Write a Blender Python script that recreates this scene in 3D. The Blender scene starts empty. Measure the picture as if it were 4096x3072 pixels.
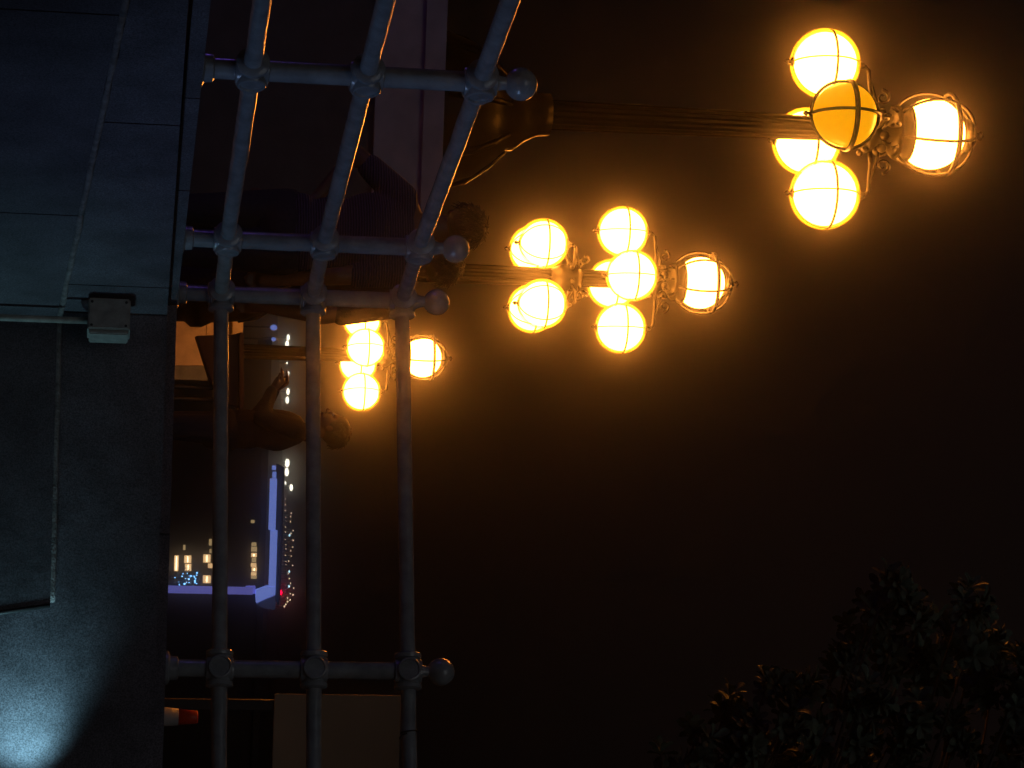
import bpy, bmesh, math, random
from mathutils import Vector, Matrix, noise
R = math.radians
PI = math.pi
sc = bpy.context.scene
C = sc.collection

# ------------------------------------------------------------------ camera (photo was taken with the phone on its side)
F = 10000.0; PITCH = math.atan(1618 / F); ROLL = 0.033
r0 = Vector((1, 0, 0)); u0 = Vector((0, -math.sin(PITCH), math.cos(PITCH))); v0 = Vector((0, math.cos(PITCH), math.sin(PITCH)))
UC = u0 * math.cos(ROLL) - r0 * math.sin(ROLL)
RC = r0 * math.cos(ROLL) + u0 * math.sin(ROLL)
cd = bpy.data.cameras.new('camera'); cam = bpy.data.objects.new('camera', cd); C.objects.link(cam)
cd.sensor_fit = 'HORIZONTAL'; cd.sensor_width = 36; cd.lens = 36 * F / 4096
cd.clip_start = 0.1; cd.clip_end = 3000
m3 = Matrix((UC, -RC, -v0)).transposed()
cam.matrix_world = m3.to_4x4()
cd.dof.use_dof = False
sc.camera = cam

# ------------------------------------------------------------------ sky, exposure
w = bpy.data.worlds.new('World'); sc.world = w; w.use_nodes = True
nt = w.node_tree; bg = nt.nodes['Background']
sky = nt.nodes.new('ShaderNodeTexSky'); sky.sky_type = 'NISHITA'; sky.sun_disc = False
sky.sun_elevation = R(-9); sky.sun_rotation = R(200)
add = nt.nodes.new('ShaderNodeMixRGB'); add.blend_type = 'ADD'; add.inputs[0].default_value = 1
add.inputs[2].default_value = (0.040, 0.026, 0.024, 1)      # glow of the town on the night sky
nt.links.new(sky.outputs[0], add.inputs[1]); nt.links.new(add.outputs[0], bg.inputs[0])
bg.inputs[1].default_value = 0.08
sc.view_settings.view_transform = 'Standard'; sc.view_settings.look = 'None'
sc.view_settings.exposure = 0; sc.view_settings.gamma = 1
sc.cycles.volume_bounces = 0; sc.cycles.max_bounces = 6
sc.cycles.sample_clamp_indirect = 4
try: sc.cycles.use_light_tree = True
except Exception: pass

# lights standing just outside the picture: a cool floodlight low on the right, a violet one on the left
def lamp(name, kind, loc, color, energy, size=0.1, aim=None, spot=None, blend=0.3):
    l = bpy.data.lights.new(name, kind); l.color = color; l.energy = energy
    if kind in ('POINT', 'SPOT'): l.shadow_soft_size = size
    if spot: l.spot_size = R(spot); l.spot_blend = blend
    o = bpy.data.objects.new(name, l); C.objects.link(o); o.location = loc
    if aim is not None:
        o.rotation_euler = (Vector(aim) - Vector(loc)).to_track_quat('-Z', 'Y').to_euler()
    return o
COOL = lamp('floodlight', 'SPOT', (1.44, 8.885, -0.17), (0.38, 0.82, 1.0), 17, 0.045, aim=(0.55, 9.27, -0.60), spot=112, blend=1.0)
COOL2 = lamp('rail_blue_fill', 'SPOT', (5.2, 5.2, -1.2), (0.34, 0.54, 1.0), 165.0, 0.25, aim=(-0.8, 8.0, 1.0), spot=34, blend=1.0)  # unseen second spot added to tint the left rails blue
VIOLET = lamp('violet_light', 'POINT', (-3.6, 9.6, 0.4), (0.26, 0.13, 1.0), 9.0, 0.2)
AMB = lamp('ambient_fill', 'SUN', (0, 0, 20), (0.95, 0.96, 1.0), 0.085, aim=(2, 30, 2)); AMB.data.angle = R(30)  # weak sun lamp added as general fill from behind the viewer

# ------------------------------------------------------------------ pixel -> point helpers (photo pixels, 4096 x 3072)
def at(x, y, D):
    d = v0 + RC * ((y - 1536) / F) + UC * ((x - 2048) / F)
    return d * (D / d.y)
def px(p):
    k = p.dot(v0); return (2048 + F * p.dot(UC) / k, 1536 + F * p.dot(RC) / k)
def zat(x, X, Y):                      # height of the world vertical through (X, Y) that shows at picture x
    lo, hi = -20.0, 200.0
    for _ in range(50):
        m = (lo + hi) / 2
        if px(Vector((X, Y, m)))[0] < x: lo = m
        else: hi = m
    return lo

# ------------------------------------------------------------------ materials
def mat(name, col, rough=0.6, metal=0.0, bump=0.0, scale=20.0, var=0.15, emit=None, es=0.0, spec=0.5, speck=0.0):
    m = bpy.data.materials.new(name); m.use_nodes = True
    n = m.node_tree.nodes; l = m.node_tree.links; b = n['Principled BSDF']
    b.inputs['Roughness'].default_value = rough; b.inputs['Metallic'].default_value = metal
    b.inputs['Specular IOR Level'].default_value = spec
    tc = n.new('ShaderNodeTexCoord'); nz = n.new('ShaderNodeTexNoise'); nz.inputs['Scale'].default_value = scale
    nz.inputs['Detail'].default_value = 6; l.new(tc.outputs['Object'], nz.inputs['Vector'])
    rp = n.new('ShaderNodeValToRGB'); a = rp.color_ramp.elements
    a[0].position = 0.3; a[1].position = 0.7
    a[0].color = tuple(c * (1 - var) for c in col) + (1,); a[1].color = tuple(min(1, c * (1 + var)) for c in col) + (1,)
    l.new(nz.outputs[0], rp.inputs[0]); out = rp.outputs[0]
    if speck > 0:
        n2 = n.new('ShaderNodeTexNoise'); n2.inputs['Scale'].default_value = 190; n2.inputs['Detail'].default_value = 2
        l.new(tc.outputs['Object'], n2.inputs['Vector'])
        r2 = n.new('ShaderNodeValToRGB'); e = r2.color_ramp.elements
        e[0].position = 0.35; e[1].position = 0.68; e[0].color = (1 - speck,) * 3 + (1,); e[1].color = (1 + speck,) * 3 + (1,)
        l.new(n2.outputs[0], r2.inputs[0])
        mx = n.new('ShaderNodeMixRGB'); mx.blend_type = 'MULTIPLY'; mx.inputs[0].default_value = 1
        l.new(out, mx.inputs[1]); l.new(r2.outputs[0], mx.inputs[2]); out = mx.outputs[0]
    l.new(out, b.inputs['Base Color'])
    if bump > 0:
        bp = n.new('ShaderNodeBump'); bp.inputs['Strength'].default_value = bump; bp.inputs['Distance'].default_value = 0.01
        n3 = n.new('ShaderNodeTexNoise'); n3.inputs['Scale'].default_value = scale * 4; n3.inputs['Detail'].default_value = 8
        l.new(tc.outputs['Object'], n3.inputs['Vector'])
        l.new(n3.outputs[0], bp.inputs['Height']); l.new(bp.outputs[0], b.inputs['Normal'])
    if emit:
        b.inputs['Emission Color'].default_value = tuple(emit) + (1,); b.inputs['Emission Strength'].default_value = es
    return m
M = {}
M['granite'] = mat('granite', (0.128, 0.124, 0.142), 0.65, bump=0.22, scale=6, var=0.3, speck=0.5)
M['granite_panel'] = mat('granite_panel', (0.115, 0.112, 0.128), 0.7, bump=0.2, scale=5, var=0.3, speck=0.45)
M['mortar'] = mat('mortar', (0.27, 0.25, 0.24), 0.95, bump=1.0, scale=30, var=0.4)
M['dark_stone'] = mat('dark_stone', (0.06, 0.06, 0.06), 0.8, bump=0.5, scale=8)
M['paving'] = mat('paving', (0.07, 0.066, 0.062), 0.85, bump=0.4, scale=3)
M['asphalt'] = mat('asphalt', (0.045, 0.045, 0.045), 0.9, bump=0.4, scale=8)
M['rail_paint'] = mat('rail_paint', (0.28, 0.31, 0.33), 0.22, spec=0.8, bump=0.2, scale=16, var=0.24)
M['iron'] = mat('iron', (0.008, 0.0065, 0.005), 0.40, spec=0.35, bump=0.15, scale=25)
M['post_iron'] = mat('post_iron', (0.003, 0.0028, 0.0025), 0.33, spec=0.05)
M['halo_layer'] = None
M['globe'] = mat('globe', (0.8, 0.7, 0.5), 0.4, emit=(1.0, 0.305, 0.036), es=42.0)
M['top_globe'] = mat('top_globe', (0.8, 0.7, 0.5), 0.4, emit=(1.0, 0.305, 0.036), es=42.0)
M['unlit_globe_glow'] = mat('unlit_globe_glow', (0.45, 0.2, 0.0), 0.35, emit=(1.0, 0.40, 0.0), es=0.85, var=0.1, scale=5)  # unlit globe; amber glow put in for light from the other globes
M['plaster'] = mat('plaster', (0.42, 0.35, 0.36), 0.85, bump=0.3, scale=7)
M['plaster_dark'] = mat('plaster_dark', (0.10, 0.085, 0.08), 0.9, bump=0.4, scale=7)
M['ochre_stone'] = mat('ochre_stone', (0.62, 0.50, 0.33), 0.8, bump=0.3, scale=9)
M['marble'] = mat('marble', (0.17, 0.19, 0.20), 0.5, scale=9, var=0.4)
M['box_metal'] = mat('box_metal', (0.34, 0.34, 0.30), 0.5, bump=0.2, scale=30, var=0.25)
M['plywood'] = mat('plywood', (0.36, 0.27, 0.16), 0.85, bump=0.2, scale=2, var=0.12)
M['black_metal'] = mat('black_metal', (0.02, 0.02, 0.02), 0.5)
M['orange_plastic'] = mat('orange_plastic', (0.75, 0.07, 0.02), 0.5, scale=12)
M['white_band'] = mat('white_band', (0.42, 0.40, 0.39), 0.5, scale=12)
M['pot'] = mat('pot', (0.07, 0.035, 0.025), 0.8)
M['leaf'] = mat('leaf', (0.11, 0.14, 0.10), 0.6, scale=5, var=0.4, spec=0.2)
M['bark'] = mat('bark', (0.05, 0.035, 0.025), 0.9, bump=0.8, scale=12)
M['skin'] = mat('skin', (0.16, 0.085, 0.055), 0.5, scale=20, var=0.06)
M['hair'] = mat('hair', (0.03, 0.018, 0.010), 0.32, spec=0.8, bump=0.6, scale=60, var=0.5)
M['trousers'] = mat('trousers', (0.03, 0.03, 0.045), 0.9, bump=0.4, scale=40)
M['dark_top'] = mat('dark_top', (0.035, 0.022, 0.022), 0.85, bump=0.5, scale=25)
M['red_top'] = mat('red_top', (0.022, 0.012, 0.011), 0.85, bump=0.5, scale=25)
M['shoe'] = mat('shoe', (0.03, 0.03, 0.03), 0.5)
M['eye'] = mat('eye', (0.5, 0.5, 0.5), 0.2)
M['hill'] = mat('hill', (0.008, 0.008, 0.007), 1.0, scale=0.05, var=0.4)
M['night_wall'] = mat('night_wall', (0.02, 0.018, 0.016), 0.9, scale=0.5)
M['warm_window'] = mat('warm_window', (0.5, 0.4, 0.3), 0.4, emit=(1.0, 0.60, 0.27), es=0.9)
M['dim_window'] = mat('dim_window', (0.5, 0.4, 0.3), 0.4, emit=(1.0, 0.68, 0.30), es=0.4)
M['tube'] = mat('tube', (0.9, 0.9, 0.8), 0.4, emit=(1.0, 0.82, 0.5), es=4)
M['led_blue'] = mat('led_blue', (0.3, 0.35, 0.8), 0.5, emit=(0.16, 0.23, 0.66), es=0.85, scale=0.8, var=0.3)
M['led_blue_dim'] = mat('led_blue_dim', (0.3, 0.35, 0.8), 0.5, emit=(0.10, 0.10, 0.38), es=0.85)
M['dim_end_glow'] = mat('dim_end_glow', (0.12, 0.14, 0.25), 0.6, emit=(0.012, 0.014, 0.036), es=0.8)  # weak glow put in for the dim end of the canopy
M['bulb_white'] = mat('bulb_white', (1, 1, 0.9), 0.4, emit=(1.0, 0.93, 0.72), es=5)
M['bulb_faint'] = mat('bulb_faint', (1, 1, 0.9), 0.4, emit=(1.0, 0.66, 0.42), es=3.2)
M['bulb_cyan'] = mat('bulb_cyan', (1, 1, 0.9), 0.4, emit=(0.5, 0.85, 1.0), es=4.0)
M['bulb_fairy'] = mat('bulb_fairy', (1, 1, 1), 0.4, emit=(0.16, 0.48, 1.0), es=4.5)
M['bulb_red'] = mat('bulb_red', (1, 0, 0), 0.4, emit=(1.0, 0.0, 0.03), es=12)
# milky scattering layer added round the lit globes for their yellow rim and halo
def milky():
    m = bpy.data.materials.new('halo_layer'); m.use_nodes = True; n = m.node_tree.nodes; n.remove(n['Principled BSDF'])
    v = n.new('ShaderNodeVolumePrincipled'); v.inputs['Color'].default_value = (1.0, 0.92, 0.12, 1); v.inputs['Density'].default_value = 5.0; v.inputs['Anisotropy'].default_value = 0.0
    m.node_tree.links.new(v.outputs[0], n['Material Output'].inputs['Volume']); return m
M['halo_layer'] = milky()
# ribbed shirt: horizontal ribs
def ribbed():
    m = mat('ribbed_shirt', (0.34, 0.30, 0.50), 0.85, scale=10, var=0.1)
    n = m.node_tree.nodes; l = m.node_tree.links; b = n['Principled BSDF']
    tc = n.new('ShaderNodeTexCoord'); wv = n.new('ShaderNodeTexWave'); wv.bands_direction = 'Z'; wv.inputs['Scale'].default_value = 28
    wv.inputs['Distortion'].default_value = 0.6
    l.new(tc.outputs['Object'], wv.inputs['Vector'])
    mx = n.new('ShaderNodeMixRGB'); mx.inputs[1].default_value = (0.012, 0.011, 0.02, 1); mx.inputs[2].default_value = (0.10, 0.08, 0.17, 1)
    l.new(wv.outputs['Fac'], mx.inputs[0]); l.new(mx.outputs[0], b.inputs['Base Color'])
    bp = n.new('ShaderNodeBump'); bp.inputs['Distance'].default_value = 0.004; bp.inputs['Strength'].default_value = 1
    l.new(wv.outputs['Fac'], bp.inputs['Height']); l.new(bp.outputs[0], b.inputs['Normal'])
    return m
M['ribbed'] = ribbed()

# ------------------------------------------------------------------ mesh helpers
def obj(name, bm, m, parent=None, smooth=False, loc=None):
    bmesh.ops.recalc_face_normals(bm, faces=bm.faces)
    me = bpy.data.meshes.new(name); bm.to_mesh(me); bm.free(); me.materials.append(M[m])
    if smooth:
        for p in me.polygons: p.use_smooth = True
    o = bpy.data.objects.new(name, me); C.objects.link(o)
    if parent: o.parent = parent
    if loc is not None: o.location = loc
    return o
def thing(name, label, cat, loc=(0, 0, 0), rotz=0, group=None):
    o = bpy.data.objects.new(name, None); C.objects.link(o); o.location = loc; o.rotation_euler = (0, 0, rotz)
    o.empty_display_size = 0.2
    o['label'] = label; o['category'] = cat
    if group: o['group'] = group
    return o
def tag(o, label=None, cat=None, group=None, kind=None):
    if label: o['label'] = label
    if cat: o['category'] = cat
    if group: o['group'] = group
    if kind: o['kind'] = kind
    return o
def box(bm, c, s, rz=0, bev=0.0):
    r = bmesh.ops.create_cube(bm, size=1)
    vs = r['verts']
    mt = Matrix.Translation(c) @ Matrix.Rotation(rz, 4, 'Z') @ Matrix.Diagonal((s[0], s[1], s[2], 1))
    bmesh.ops.transform(bm, matrix=mt, verts=vs)
    if bev > 0:
        es = list({e for v in vs for e in v.link_edges})
        bmesh.ops.bevel(bm, geom=es, offset=bev, segments=2, affect='EDGES')
def frame_of(d):
    d = d.normalized(); a = Vector((0, 0, 1)) if abs(d.z) < 0.9 else Vector((1, 0, 0))
    x = d.cross(a).normalized(); return x, d.cross(x).normalized()
def tube(bm, pts, rad, n=12, cap=True):
    pts = [Vector(p) for p in pts]; rings = []
    if not isinstance(rad, (list, tuple)): rad = [rad] * len(pts)
    prev = None
    for i, p in enumerate(pts):
        d = (pts[min(i + 1, len(pts) - 1)] - pts[max(i - 1, 0)])
        if prev is None: x, y = frame_of(d)
        else:
            x = (prev - d.normalized() * prev.dot(d.normalized())).normalized(); y = d.normalized().cross(x)
        prev = x
        rings.append([bm.verts.new(p + (x * math.cos(2 * PI * k / n) + y * math.sin(2 * PI * k / n)) * rad[i]) for k in range(n)])
    for a, b in zip(rings, rings[1:]):
        for k in range(n): bm.faces.new((a[k], a[(k + 1) % n], b[(k + 1) % n], b[k]))
    if cap: bm.faces.new(rings[0][::-1]); bm.faces.new(rings[-1])
def lathe(bm, prof, c=(0, 0, 0), n=24, flute=0.0, axis=None):
    c = Vector(c); rings = []
    if axis is not None:
        ax = Vector(axis).normalized(); X, Y = frame_of(ax)
    else: ax = Vector((0, 0, 1)); X = Vector((1, 0, 0)); Y = Vector((0, 1, 0))
    for r, z in prof:
        ring = []
        for k in range(n):
            a = 2 * PI * k / n; rr = max(r, 1e-4) * (1 - (flute if k % 2 else 0))
            ring.append(bm.verts.new(c + ax * z + (X * math.cos(a) + Y * math.sin(a)) * rr))
        rings.append(ring)
    for a, b in zip(rings, rings[1:]):
        for k in range(n): bm.faces.new((a[k], a[(k + 1) % n], b[(k + 1) % n], b[k]))
    bm.faces.new(rings[0][::-1]); bm.faces.new(rings[-1])
def sphere(bm, c, r, seg=24, rings=14, sc3=(1, 1, 1)):
    bmesh.ops.create_uvsphere(bm, u_segments=seg, v_segments=rings, radius=r, matrix=Matrix.Translation(c) @ Matrix.Diagonal((*sc3, 1)))
def prism(bm, poly, z0, z1):            # poly: list of (x, y); z1 may be a list
    n = len(poly)
    zb = z0 if isinstance(z0, (list, tuple)) else [z0] * n
    zt = z1 if isinstance(z1, (list, tuple)) else [z1] * n
    a = [bm.verts.new((p[0], p[1], zb[i])) for i, p in enumerate(poly)]; b = [bm.verts.new((p[0], p[1], zt[i])) for i, p in enumerate(poly)]
    bm.faces.new(a[::-1]); bm.faces.new(b)
    for k in range(n): bm.faces.new((a[k], a[(k + 1) % n], b[(k + 1) % n], b[k]))
def torus(bm, c, R_, r, ax=(0, 0, 1), n=28, m=6, arc=(0, 2 * PI), flat=1.0):
    ax = Vector(ax).normalized(); X, Y = frame_of(ax); c = Vector(c)
    full = abs(arc[1] - arc[0] - 2 * PI) < 1e-6
    rings = []
    for i in range(n if full else n + 1):
        a = arc[0] + (arc[1] - arc[0]) * i / n
        d = X * math.cos(a) + Y * math.sin(a)
        rings.append([bm.verts.new(c + d * (R_ + r * math.cos(2 * PI * k / m)) + ax * (r * flat * math.sin(2 * PI * k / m))) for k in range(m)])
    for i in range(len(rings) if full else len(rings) - 1):
        p, q = rings[i], rings[(i + 1) % len(rings)]
        for k in range(m): bm.faces.new((p[k], p[(k + 1) % m], q[(k + 1) % m], q[k]))

# ------------------------------------------------------------------ fence geometry in plan
#        D      y(mid)  x of the three rail joints
PD = [(7.675, 305, (1008, 1466, 1920)), (9.14, 974, (910, 1296, 1676)), (9.71, 1190, (885, 1252, 1608)), (9.28, 2680, (878, 1255, 1632))]
posts = []
for D, y, xs in PD:
    c = at(xs[1], y, D)
    posts.append((Vector((c.x, c.y, 0)), [zat(x, c.x, c.y) for x in xs]))
dA = (posts[1][0] - posts[0][0]); dB = (posts[3][0] - posts[2][0])
p0 = (posts[0][0] - dA * 0.97, [2 * a - b for a, b in zip(posts[0][1], posts[1][1])])
p5 = (posts[3][0] + dB, [b + (b - a) for a, b in zip(posts[2][1], posts[3][1])])
allp = [p0] + posts + [p5]
P3 = posts[2][0]
tA = (posts[2][0] - posts[0][0]).normalized(); tB = dB.normalized()
nA = Vector((-tA.y, tA.x, 0)); nA = nA if nA.y < 0 else -nA
nA = Vector((tA.y, -tA.x, 0)); nB = Vector((tB.y, -tB.x, 0))
print('posts', [(tuple(round(c, 3) for c in p), [round(z, 3) for z in zs]) for p, zs in allp], nA, nB)
def off(o, sA, sB):                     # plan polyline of the wall offset o in front of the fence: near end, corner, right end
    c = P3 + (nA + nB) * (o / (1 + nA.dot(nB)))
    return c - tA * sA, c, c + tB * sB
zc = zat(668, *off(0.14, 0, 0)[1].xy)    # top of the wall face at the corner
zr = zat(708, *off(0.08, 0, 0)[1].xy)    # top of the low curb at the corner
print('wall top', zc, 'curb', zr)
GND = -0.18
def s_leg(y, o, z):
    lo, hi = 0.0, 8.0
    for _ in range(40):
        m = (lo + hi) / 2; p = off(o, m, 0)[0]
        if px(Vector((p.x, p.y, z)))[1] > y: lo = m
        else: hi = m
    return lo
_s = s_leg(15, 0.14, 0.25); _p = off(0.14, _s, 0)[0]; DZW = (zat(753, _p.x, _p.y) - zc) / _s
_s = s_leg(422, 0.08, 0.25); _p = off(0.08, _s, 0)[0]; DZC = (zat(797, _p.x, _p.y) - zr) / _s
print('slopes', DZW, DZC)
# ------------------------------------------------------------------ setting: ground, paving
bm = bmesh.new()
for q in [((-900, -300), (900, -300), (900, 900), (-900, 900))]:
    bm.faces.new([bm.verts.new((x, y, -1.62)) for x, y in q])
tag(obj('ground', bm, 'asphalt'), kind='structure')
a_, c_, e_ = off(-0.30, 7, 24)
bm = bmesh.new()
prism(bm, [(a_.x, a_.y), (c_.x, c_.y), (e_.x, e_.y), (e_.x + 30, 60), (-30, 60), (a_.x - 26, a_.y)], -1.60, GND)
tag(obj('plaza', bm, 'paving'), kind='structure')

# ------------------------------------------------------------------ retaining wall
wall = thing('retaining_wall', 'dark granite wall of large blocks below the tubular railing', 'stone wall', (P3.x, P3.y, -1.6))
def add_part(name, bm, m, parent, smooth=False):
    o = obj(name, bm, m, parent, smooth); o.matrix_parent_inverse = Matrix.Translation(parent.location).inverted(); return o
SA, SB = 6.5, 5.0
def strip(bm, o0, o1, z0, z1, sA0, sA1, sB0, sB1, dzA=0, dzB=0, gap=0.004):
    """solid between offsets o0 (back) and o1 (front); runs on the left leg from sA1..sA0 and on the right leg sB0..sB1"""
    for leg in ('A', 'B'):
        s0, s1 = (sA0, sA1) if leg == 'A' else (sB0, sB1)
        if s1 <= s0: continue
        q = []
        for o in (o0, o1):
            for s in (s0, s1):
                A0, Cn, B0 = off(o, s, s)
                q.append(A0 if leg == 'A' else B0)
        dz = dzA if leg == 'A' else dzB
        poly = [q[0], q[1], q[3], q[2]]
        prism(bm, [(p.x, p.y) for p in poly], z0, [z1 + dz * s0, z1 + dz * s1, z1 + dz * s1, z1 + dz * s0])
# backing (mortar dark) and blocks in front with real joints
bm = bmesh.new(); strip(bm, -0.30, 0.125, -1.6, zc - 0.012, 0, SA, 0, SB, dzA=DZW)
add_part('wall_core', bm, 'dark_stone', wall)
# joints positions along the legs, found from the photograph
def s_on_A(y):                           # distance along left leg where the wall face shows at picture y
    lo, hi = 0.0, 8.0
    for _ in range(40):
        m = (lo + hi) / 2; p = off(0.14, m, 0)[0]
        if px(Vector((p.x, p.y, 0.1)))[1] > y: lo = m
        else: hi = m
    return lo
up_j = [0] + sorted(s_on_A(y) for y in (1148, 497, -330, -1400)) + [SA]
for a, b in zip(up_j, up_j[1:]):
    bm = bmesh.new(); strip(bm, 0.126, 0.14, -1.6, zc, a + 0.0045, b - 0.0045, 0, 0, dzA=DZW)
    add_part('stone_block', bm, 'granite', wall)
for a, b in [(0.0, 2.6), (2.6, SB)]:
    bm = bmesh.new(); strip(bm, 0.126, 0.14, -1.6, zc, 0, 0, a + 0.006, b - 0.006, dzB=-0.006)
    add_part('stone_block', bm, 'granite', wall)
# lower projecting course: its ledge climbs towards the viewer on the left leg
def ledge_z(s):
    return zl0 + (zl1 - zl0) * s / sl1
c14 = off(0.175, 0, 0)[1]
zl0 = zat(232, c14.x, c14.y); sl1 = s_on_A(0); q = off(0.175, sl1, 0)[0]; zl1 = zat(492, q.x, q.y)
lo_j = [0.0] + sorted(s_on_A(y) for y in (850, 45, -900)) + [SA]
for a, b in zip(lo_j, lo_j[1:]):
    a2, b2 = a + 0.004, b - 0.004
    bm = bmesh.new(); f0, f1 = off(0.175, a2, 0)[0], off(0.175, b2, 0)[0]; g0, g1 = off(0.141, a2, 0)[0], off(0.141, b2, 0)[0]
    prism(bm, [(g0.x, g0.y), (g1.x, g1.y), (f1.x, f1.y), (f0.x, f0.y)], -1.6, [ledge_z(a2), ledge_z(b2), ledge_z(b2) - 0.004, ledge_z(a2) - 0.004])
    add_part('base_block', bm, 'granite_panel', wall)
    # raised mortar lip lying on the ledge
    bm = bmesh.new(); pts = []
    for i in range(25):
        s = a2 + (b2 - a2) * i / 24; p = off(0.165, s, 0)[0]; pts.append((p.x, p.y, ledge_z(s) + 0.006 + 0.004 * noise.noise(Vector((s * 4, 0, 0)))))
    tube(bm, pts, [0.011 + 0.004 * noise.noise(Vector((s[0] * 9, s[1] * 9, 3))) for s in pts], n=8)
    add_part('mortar_bead', bm, 'mortar', wall, True)
# right leg: panel ending in a slanting edge
def s_on_B(y, o=0.175, z=0.0):
    lo, hi = -1.0, 8.0
    for _ in range(40):
        m = (lo + hi) / 2; p = off(o, 0, m)[2]
        if px(Vector((p.x, p.y, z)))[1] < y: lo = m
        else: hi = m
    return lo
s1, s2 = s_on_B(2420, z=-.2), s_on_B(2462, z=-.4); se = s_on_B(2650, z=-1.5)
zq0 = zl0 - 0.003; q = off(0.175, 0, s1)[2]; zq1 = zat(200, q.x, q.y)
def quadB(bm, o0, o1, prof):             # profile of (s, z) extruded between two offsets on the right leg
    a = []; b = []
    for s, z in prof:
        p = off(o0, 0, s)[2]; a.append(bm.verts.new((p.x, p.y, z))); p = off(o1, 0, s)[2]; b.append(bm.verts.new((p.x, p.y, z)))
    bm.faces.new(a); bm.faces.new(b[::-1]); n = len(a)
    for k in range(n): bm.faces.new((a[k], a[(k + 1) % n], b[(k + 1) % n], b[k]))
bm = bmesh.new(); quadB(bm, 0.141, 0.172, [(0.0, -1.6), (0.0, zq0), (s1, zq1), (s2, zq1 - .24), (se, -1.6)])
add_part('base_block', bm, 'granite_panel', wall)
bm = bmesh.new(); pts = []
for i in range(30):
    s = 0.01 + (s1 - 0.01) * i / 29; p = off(0.160, 0, s)[2]; pts.append((p.x, p.y, zq0 + (zq1 - zq0) * i / 29 + 0.006 + 0.003 * noise.noise(Vector((s * 5, 2, 0)))))
tube(bm, pts, 0.012, n=8); add_part('mortar_bead', bm, 'mortar', wall, True)

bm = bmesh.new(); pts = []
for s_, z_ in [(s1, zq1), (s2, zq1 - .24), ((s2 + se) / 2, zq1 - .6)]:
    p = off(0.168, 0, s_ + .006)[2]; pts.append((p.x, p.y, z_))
tube(bm, pts, 0.009, n=8); add_part('gap_shade', bm, 'black_metal', wall, True)  # black tube stands in for the dark gap along the slanting edge

# curb (stone sill that carries the posts)
curb = thing('railing_curb', 'low weathered stone curb under the feet of the railing', 'curb', (P3.x, P3.y, zr - 0.1))
for a, b in zip([0] + sorted(s_on_A(y) for y in (800, 430, -200, -1200)), sorted(s_on_A(y) for y in (800, 430, -200, -1200)) + [SA]):
    bm = bmesh.new(); strip(bm, -0.10, 0.075, zc - 0.012, zr, a + 0.004, b - 0.004, 0, 0, dzA=DZC)
    add_part('curb_stone', bm, 'granite', curb)
for a, b in [(0, 0.9), (0.9, 1.9), (1.9, 3.2), (3.2, SB)]:
    bm = bmesh.new(); strip(bm, -0.10, 0.075, zc - 0.012, zr, 0, 0, a + 0.004, b - 0.004, dzB=-0.006)
    add_part('curb_stone', bm, 'granite', curb)

# ------------------------------------------------------------------ railing: posts and rails
rail = thing('tubular_railing', 'grey painted tubular railing with three rails and ball-topped posts on a stone curb', 'railing', (P3.x, P3.y, zr))
def rpart(name, bm, m='rail_paint', smooth=True, parent=rail):
    o = obj(name, bm, m, parent, smooth)
    o.matrix_parent_inverse = Matrix.Translation(rail.location).inverted() if parent is rail else Matrix()
    return o
def smooth_by_angle(o):
    me = o.data
    bmm = bmesh.new(); bmm.from_mesh(me)
    for e in bmm.edges:
        if len(e.link_faces) == 2 and e.calc_face_angle(0) > R(38): e.smooth = False
    bmm.to_mesh(me); bmm.free()
def lump(bm, amp=0.0012, f=18):          # thick old paint: slightly uneven surface
    for v in bm.verts: v.co += Vector((noise.noise(v.co * f), noise.noise(v.co * f + Vector((5, 0, 0))), noise.noise(v.co * f + Vector((0, 7, 0))))) * amp
balls_x = [None, (2083, 330), (1822, 990), (1746, 1203), (1764, 2697), None]
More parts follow.
